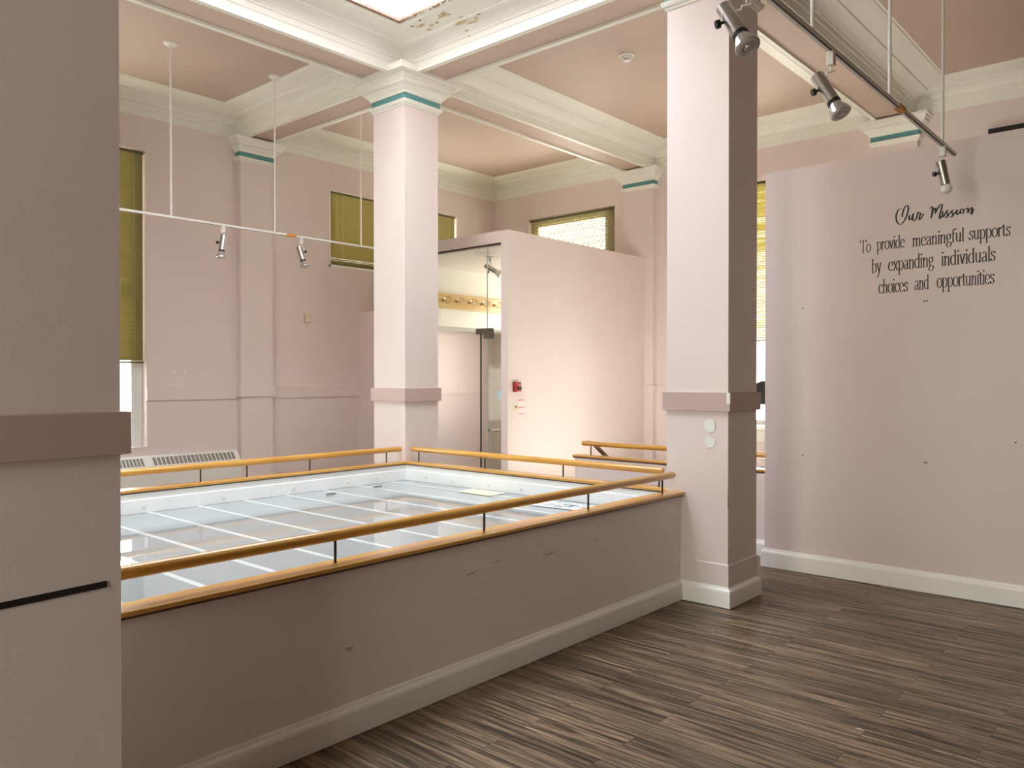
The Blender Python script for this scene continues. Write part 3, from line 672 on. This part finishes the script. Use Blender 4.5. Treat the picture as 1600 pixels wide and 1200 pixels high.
def smooth_path(p, n=6):
    if len(p) < 3: return p
    out = []
    for i in range(len(p)-1):
        p0, p1, p2, p3 = p[max(i-1,0)], p[i], p[i+1], p[min(i+2, len(p)-1)]
        for k in range(n):
            t = k/n
            out.append(tuple(.5*((2*b) + (c-a)*t + (2*a-5*b+4*c-d_)*t*t + (-a+3*b-3*c+d_)*t**3) for a, b, c, d_ in zip(p0, p1, p2, p3)))
    out.append(p[-1]); return out
LAYER = [0]
def pen(bm, path, to3, wx, wy, press=None):
    L, Rr = [], []; n = len(path)
    for i, (x, y) in enumerate(path):
        a, b = path[max(i-1, 0)], path[min(i+1, n-1)]; dx, dy = b[0]-a[0], b[1]-a[1]; l = math.hypot(dx, dy) or 1
        nx, ny = -dy/l, dx/l; h = .5*math.hypot(wx*nx, wy*ny)
        if press: h *= press(i/(n-1), dy/l)
        L.append((x+nx*h, y+ny*h)); Rr.append((x-nx*h, y-ny*h))
    LAYER[0] = (LAYER[0] + 1) % 12; e = .0004 + .00004*LAYER[0]
    for i in range(n-1):
        bm.faces.new([bm.verts.new(to3(*p, e)) for p in (L[i], L[i+1], Rr[i+1], Rr[i])])
def word_mesh(bm, word, y0, y1, zb0, zb1, ch, wx=.098, wy=.032):
    gl = [G(c) for c in word]; tot = sum(a for _, a in gl); pos = 0; k = (y0-y1)/tot
    for strokes, adv in gl:
        for s in strokes:
            def to3(x, y, e, pos=pos):
                u = (pos + x)/tot; return (MX - e, y0 - (y0-y1)*u, zb0 + (zb1-zb0)*u + y*ch)
            pen(bm, s, to3, wx, wy)
        pos += adv
t = thing('wall_lettering', (MX, 1.64, 2.6), 'black lettering reading Our Mission on the free-standing pink wall', 'lettering')
LINES = [
 ('supports line', .104, [('To', 2.157, 2.077, 2.654, 2.655), ('provide', 2.030, 1.824, 2.663, 2.666), ('meaningful', 1.768, 1.411, 2.664, 2.668), ('supports', 1.380, 1.115, 2.672, 2.675)]),
 ('individuals line', .112, [('by', 2.068, 1.996, 2.486, 2.490), ('expanding', 1.943, 1.616, 2.491, 2.501), ('individuals', 1.566, 1.208, 2.496, 2.503)]),
 ('opportunities line', .112, [('choices', 2.015, 1.800, 2.319, 2.322), ('and', 1.752, 1.649, 2.326, 2.330), ('opportunities', 1.594, 1.214, 2.333, 2.336)]),
]
for _, ch, words in LINES:
    for w, y0, y1, z0, z1 in words:
        f = MB(); word_mesh(f.bm, w, y0, y1, z0, z1, ch); f.done('serif_word', M['ink'], t, clean=False)
SCRIPT = [[(1.845,2.9734),(1.866,2.9688),(1.88,2.9457),(1.887,2.9141),(1.8822,2.8784),(1.868,2.854),(1.8493,2.8501),(1.8285,2.8714),(1.8123,2.9041),(1.8009,2.9423),(1.7978,2.9716),(1.8057,2.9901),(1.8195,2.9847),(1.8333,2.9568),(1.8412,2.9229),(1.8402,2.9053)],[(1.7884,2.9133),(1.7929,2.8916),(1.7901,2.8753),(1.78,2.8774),(1.7686,2.9007),(1.7618,2.923)],[(1.7618,2.923),(1.7663,2.8929),(1.7639,2.8704),(1.7525,2.8639),(1.7389,2.8868),(1.7276,2.9297)],[(1.7276,2.9297),(1.7208,2.9203),(1.7117,2.9176),(1.7139,2.9007),(1.7207,2.877),(1.7152,2.8674),(1.7026,2.8844),(1.6891,2.9121)],[(1.648,2.9445),(1.6333,2.9556),(1.6275,2.9499),(1.6287,2.9184),(1.6331,2.8898),(1.6375,2.8684)],[(1.6353,2.8778),(1.6243,2.9178),(1.6133,2.9406),(1.6066,2.9397),(1.6052,2.92),(1.6096,2.8987)],[(1.6096,2.8987),(1.5955,2.9284),(1.578,2.9574),(1.5649,2.9652),(1.5613,2.9575),(1.5669,2.9244),(1.5756,2.8917),(1.5799,2.8631),(1.5733,2.8584),(1.5637,2.8755)],[(1.5559,2.9107),(1.5589,2.8845),(1.5558,2.8672),(1.5492,2.8711),(1.5406,2.8893),(1.5232,2.9134)],[(1.5176,2.9078),(1.5254,2.9128),(1.5306,2.9024),(1.524,2.8822),(1.5261,2.8632),(1.5348,2.8581),(1.5418,2.8653)],[(1.5261,2.8632),(1.5123,2.883),(1.4929,2.9082)],[(1.4821,2.9067),(1.4899,2.9097),(1.495,2.8975),(1.4881,2.8797),(1.4906,2.8632),(1.4992,2.8572),(1.5062,2.8639)],[(1.4906,2.8632),(1.4756,2.8828),(1.4607,2.9071)],[(1.4572,2.908),(1.4615,2.888),(1.4597,2.8734),(1.452,2.8748),(1.4371,2.8942)],[(1.4223,2.9112),(1.4329,2.908),(1.4384,2.892),(1.4341,2.8762),(1.423,2.8746),(1.4163,2.8866),(1.4172,2.9024),(1.424,2.911)],[(1.418,2.9035),(1.4074,2.8996),(1.3947,2.9097)],[(1.3918,2.9141),(1.3863,2.9014),(1.3891,2.8733)],[(1.3883,2.8746),(1.3778,2.8955),(1.3653,2.9103),(1.3598,2.9086),(1.3614,2.8908),(1.3681,2.869),(1.363,2.8626),(1.3568,2.8783),(1.3498,2.8986)]]
f = MB()
for k, s in enumerate(SCRIPT):
    if k == 4: f.done('script_word', M['ink'], t, clean=False); f = MB()
    pth = smooth_path(s, 7)
    pen(f.bm, pth, lambda y, z, e: (MX - e, y, z), .012, .0085, lambda u, sl: (.45 + .75*max(0, abs(sl)-.2)) if True else 1)
f.done('script_word', M['ink'], t, clean=False)

# ------------------------------------------------------------------ track lights
def track(y, label):
    z = 3.256
    t = thing('track_rail', (3.9, y, z), label, 'lighting track')
    f = MB(); f.box(.5, y-.017, z-.011, 6.42, y+.017, z+.011); f.done('rail', M['white'], t, bevel=.002)
    f = MB(); f.box(.52, y-.014, z-.0125, 6.40, y-.003, z-.0105); f.done('conductor_slot', mat('dark_track_slot', (.05, .03, .02), .6) if 'dark_track_slot' not in bpy.data.materials else bpy.data.materials['dark_track_slot'], t)
    f = MB(); f.box(5.045, y-.020, z-.014, 5.165, y+.020, z+.014); f.done('joint_cover', M['orange'], t)
    for x in (1.40, 2.56, 3.727, 4.90, 6.09):
        f = MB(); f.tube([(x, y, z+.010), (x, y, ZC-.03)], .0095, 12); rod = f.done('hanging_rod', M['white'], t, smooth=True)
        f = MB(); f.lathe([(0, 0), (.065, 0), (.065, .012), (.045, .028), (.022, .034), (.016, .05), (0, .05)], 24, Matrix.Translation((x, y, ZC)) @ Matrix.Rotation(math.pi, 4, 'X'))
        f.done('ceiling_canopy', M['white'], rod, smooth=True)
    return t
track(7.837, 'long white hanging light track in front of the left wall')
track(1.420, 'hanging light track overhead in front of the lettered wall')

VR = Vector((math.sin(YAW), -math.cos(YAW), 0)); VF = Vector((math.cos(YAW), math.sin(YAW), 0)); UP = Vector((0, 0, 1))
def spot(px, py, pz, drop, aim, bulb, label, group, top=None, arm=.0, knob_side=-1, adapter=True):
    """head hung below a track point; aim = (right, down, toward the room) of the barrel"""
    t = thing('spotlight', (px, py, pz), label, 'spotlight', group)
    if adapter:
        f = MB(); f.box(px-.016, py-.017, pz-.078, px+.020, py+.017, pz-.012); f.done('adapter', M['white'], t, bevel=.003)
    ax = (VR*aim[0] - UP*aim[1] - VF*aim[2]).normalized()
    pv = Vector((px, py, pz - drop)) + VR*arm                       # pivot, mid-barrel
    side = ax.cross(VF).normalized() * knob_side                   # to the picture's left for a hanging head
    q = Vector((0, 0, 1)).rotation_difference(ax).to_matrix().to_4x4(); mt = Matrix.Translation(pv) @ q
    f = MB(); f.lathe([(0, -.082), (.028, -.082), (.032, -.078), (.032, .085), (.029, .088), (0, .088)], 24, mt); bar = f.done('barrel', M['alu'], t, smooth=True)
    top_ = Vector((px, py, pz-.080)); st_ = pv + side*.040
    f = MB(); f.tube([top_, top_ - UP*.02, top_ - UP*.025 + VR*.02, top_ - UP*.035 - VR*.02, top_ - UP*.04 + side*.02, st_ + UP*.03, st_], .0042, 8)
    f.done('wire_bracket', M['white'], t, smooth=True)
    f = MB(); f.tube([pv + side*.030, pv + side*.048, pv + side*.049, pv + side*.066], [.006, .006, .017, .017], 14); f.done('knob', M['black'], t, smooth=True)
    if bulb == 'reflector':
        f = MB(); f.lathe([(0, .086), (.0325, .086), (.0325, .100), (0, .100)], 24, mt); f.done('collar', M['black'], bar, smooth=True)
        f = MB(); f.lathe([(0, .098), (.027, .098), (.031, .112), (.036, .125), (.046, .145), (.050, .160), (.050, .166), (.047, .168)], 28, mt)
        b = f.done('bulb', M['bulb_silver'], t, smooth=True)
        f = MB(); f.lathe([(0, .160), (.048, .160), (.0475, .169), (.043, .172), (.026, .173), (.024, .170), (.018, .170), (.015, .175), (.004, .176), (0, .174)], 28, mt)
        f.done('lens', M['bulb_lens'], b, smooth=True)
    elif bulb == 'globe':
        f = MB(); f.lathe([(.022, .084), (.026, .092)] + [(.036*math.cos(a), .114 + .036*math.sin(a)) for a in [math.radians(-40 + 13*i) for i in range(11)]], 24, mt); f.done('bulb', M['bulb_white'], t, smooth=True)
    else:
        f = MB(); f.lathe([(0, .086), (.030, .086), (.034, .10), (.062, .165), (.060, .168), (0, .166)], 24, mt); f.done('bulb', M['bulb_white'], t, smooth=True)
    return t
GS = 'spotlights on the overhead track'
spot(3.03, 1.42, 3.256, .170, (.30, .95, .52), 'reflector', 'aluminium spotlight with reflector bulb in front of the near column top', GS, arm=-.06)
spot(3.965, 1.42, 3.256, .188, (.36, .90, .36), 'reflector', 'aluminium spotlight with reflector bulb against the rose beam', GS, arm=-.03)
spot(6.10, 1.42, 3.256, .190, (.20, .97, .05), 'globe', 'aluminium spotlight with white globe bulb near the track end above the lettering', GS)
GL = 'spotlights on the white far track'
spot(4.281, 7.837, 3.256, .185, (-.05, .98, .20), 'reflector', 'small aluminium spotlight in front of the left pilaster', GL)
spot(5.235, 7.837, 3.256, .185, (.32, .94, .15), 'reflector', 'small tilted aluminium spotlight right of the orange track joint', GL, knob_side=1)
t = spot(7.72, 7.2, 3.262, .165, (.86, .50, .05), 'cone', 'spotlight on the ceiling inside the glass entry box', None, adapter=False)
f = MB(); f.lathe([(0, 0), (.06, 0), (.06, .012), (.02, .02), (.014, .07), (0, .07)], 20, Matrix.Translation((7.72, 7.2, 3.25)) @ Matrix.Rotation(math.pi, 4, 'X')); f.done('ceiling_canopy', M['white'], t, smooth=True)

# ------------------------------------------------------------------ small loose things
f = MB(); f.loops([[(.60, 2.6125, .981), (1.032, 2.6125, .992), (1.032, 2.6125, 1.012), (.60, 2.6125, 1.001)], [(.60, 2.610, .981), (1.032, 2.610, .992), (1.032, 2.610, 1.012), (.60, 2.610, 1.001)]])
tag(f.done('tape_strip', M['ink']), 'black strip of tape stuck across the shaded left pillar', 'tape')
t = thing('wall_panel', (10.16, 1.2, 4.4), 'black panel high on the back wall, above the lettered wall', 'panel')
f = MB(); f.box(10.12, .55, 3.9, 10.17, 1.905, 4.402); f.done('casing', M['black'], t, bevel=.004)
f = MB(); f.box(10.118, .58, 3.93, 10.121, 1.875, 4.37); f.done('face', mat('matt_black_face', (.01, .01, .011), .3), t)
# black high-backed stool chair by the back window
t = thing('chair', (9.55, 4.08, 0), 'black round-topped chair back against the bright back window', 'chair')
cx, cy, wd = 9.55, 4.08, .30
f = MB(); pr = [(cy-wd, 1.315), (cy+wd, 1.315)] + [(cy + wd - .14 + .14*math.cos(a), 1.47 + .14*math.sin(a)) for a in [math.radians(10*i) for i in range(10)]] + [(cy - wd + .14 + .14*math.cos(a), 1.47 + .14*math.sin(a)) for a in [math.radians(90+10*i) for i in range(10)]]
f.prism(pr, 0, cx-.03, cx+.03); f.done('backrest', M['black'], t, bevel=.015)
f = MB(); f.box(cx+.03, cy-.03, .44, cx+.05, cy+.03, 1.40); f.box(cx-.2, cy-.03, .44, cx+.05, cy+.03, .46); f.done('back_support', M['black'], t)
f = MB(); f.box(cx-.42, cy-.20, .46, cx+.02, cy+.20, .54); f.done('seat', M['black'], t, bevel=.025)
f = MB(); f.tube([(cx-.2, cy, .05), (cx-.2, cy, .45)], .025, 14); f.done('post', M['alu'], t, smooth=True)
for k in range(5):
    a = 2*math.pi*k/5; f = MB(); f.tube([(cx-.2, cy, .07), (cx-.2+.3*math.cos(a), cy+.3*math.sin(a), .03)], [.022, .016], 10); f.done('leg', M['black'], t, smooth=True)
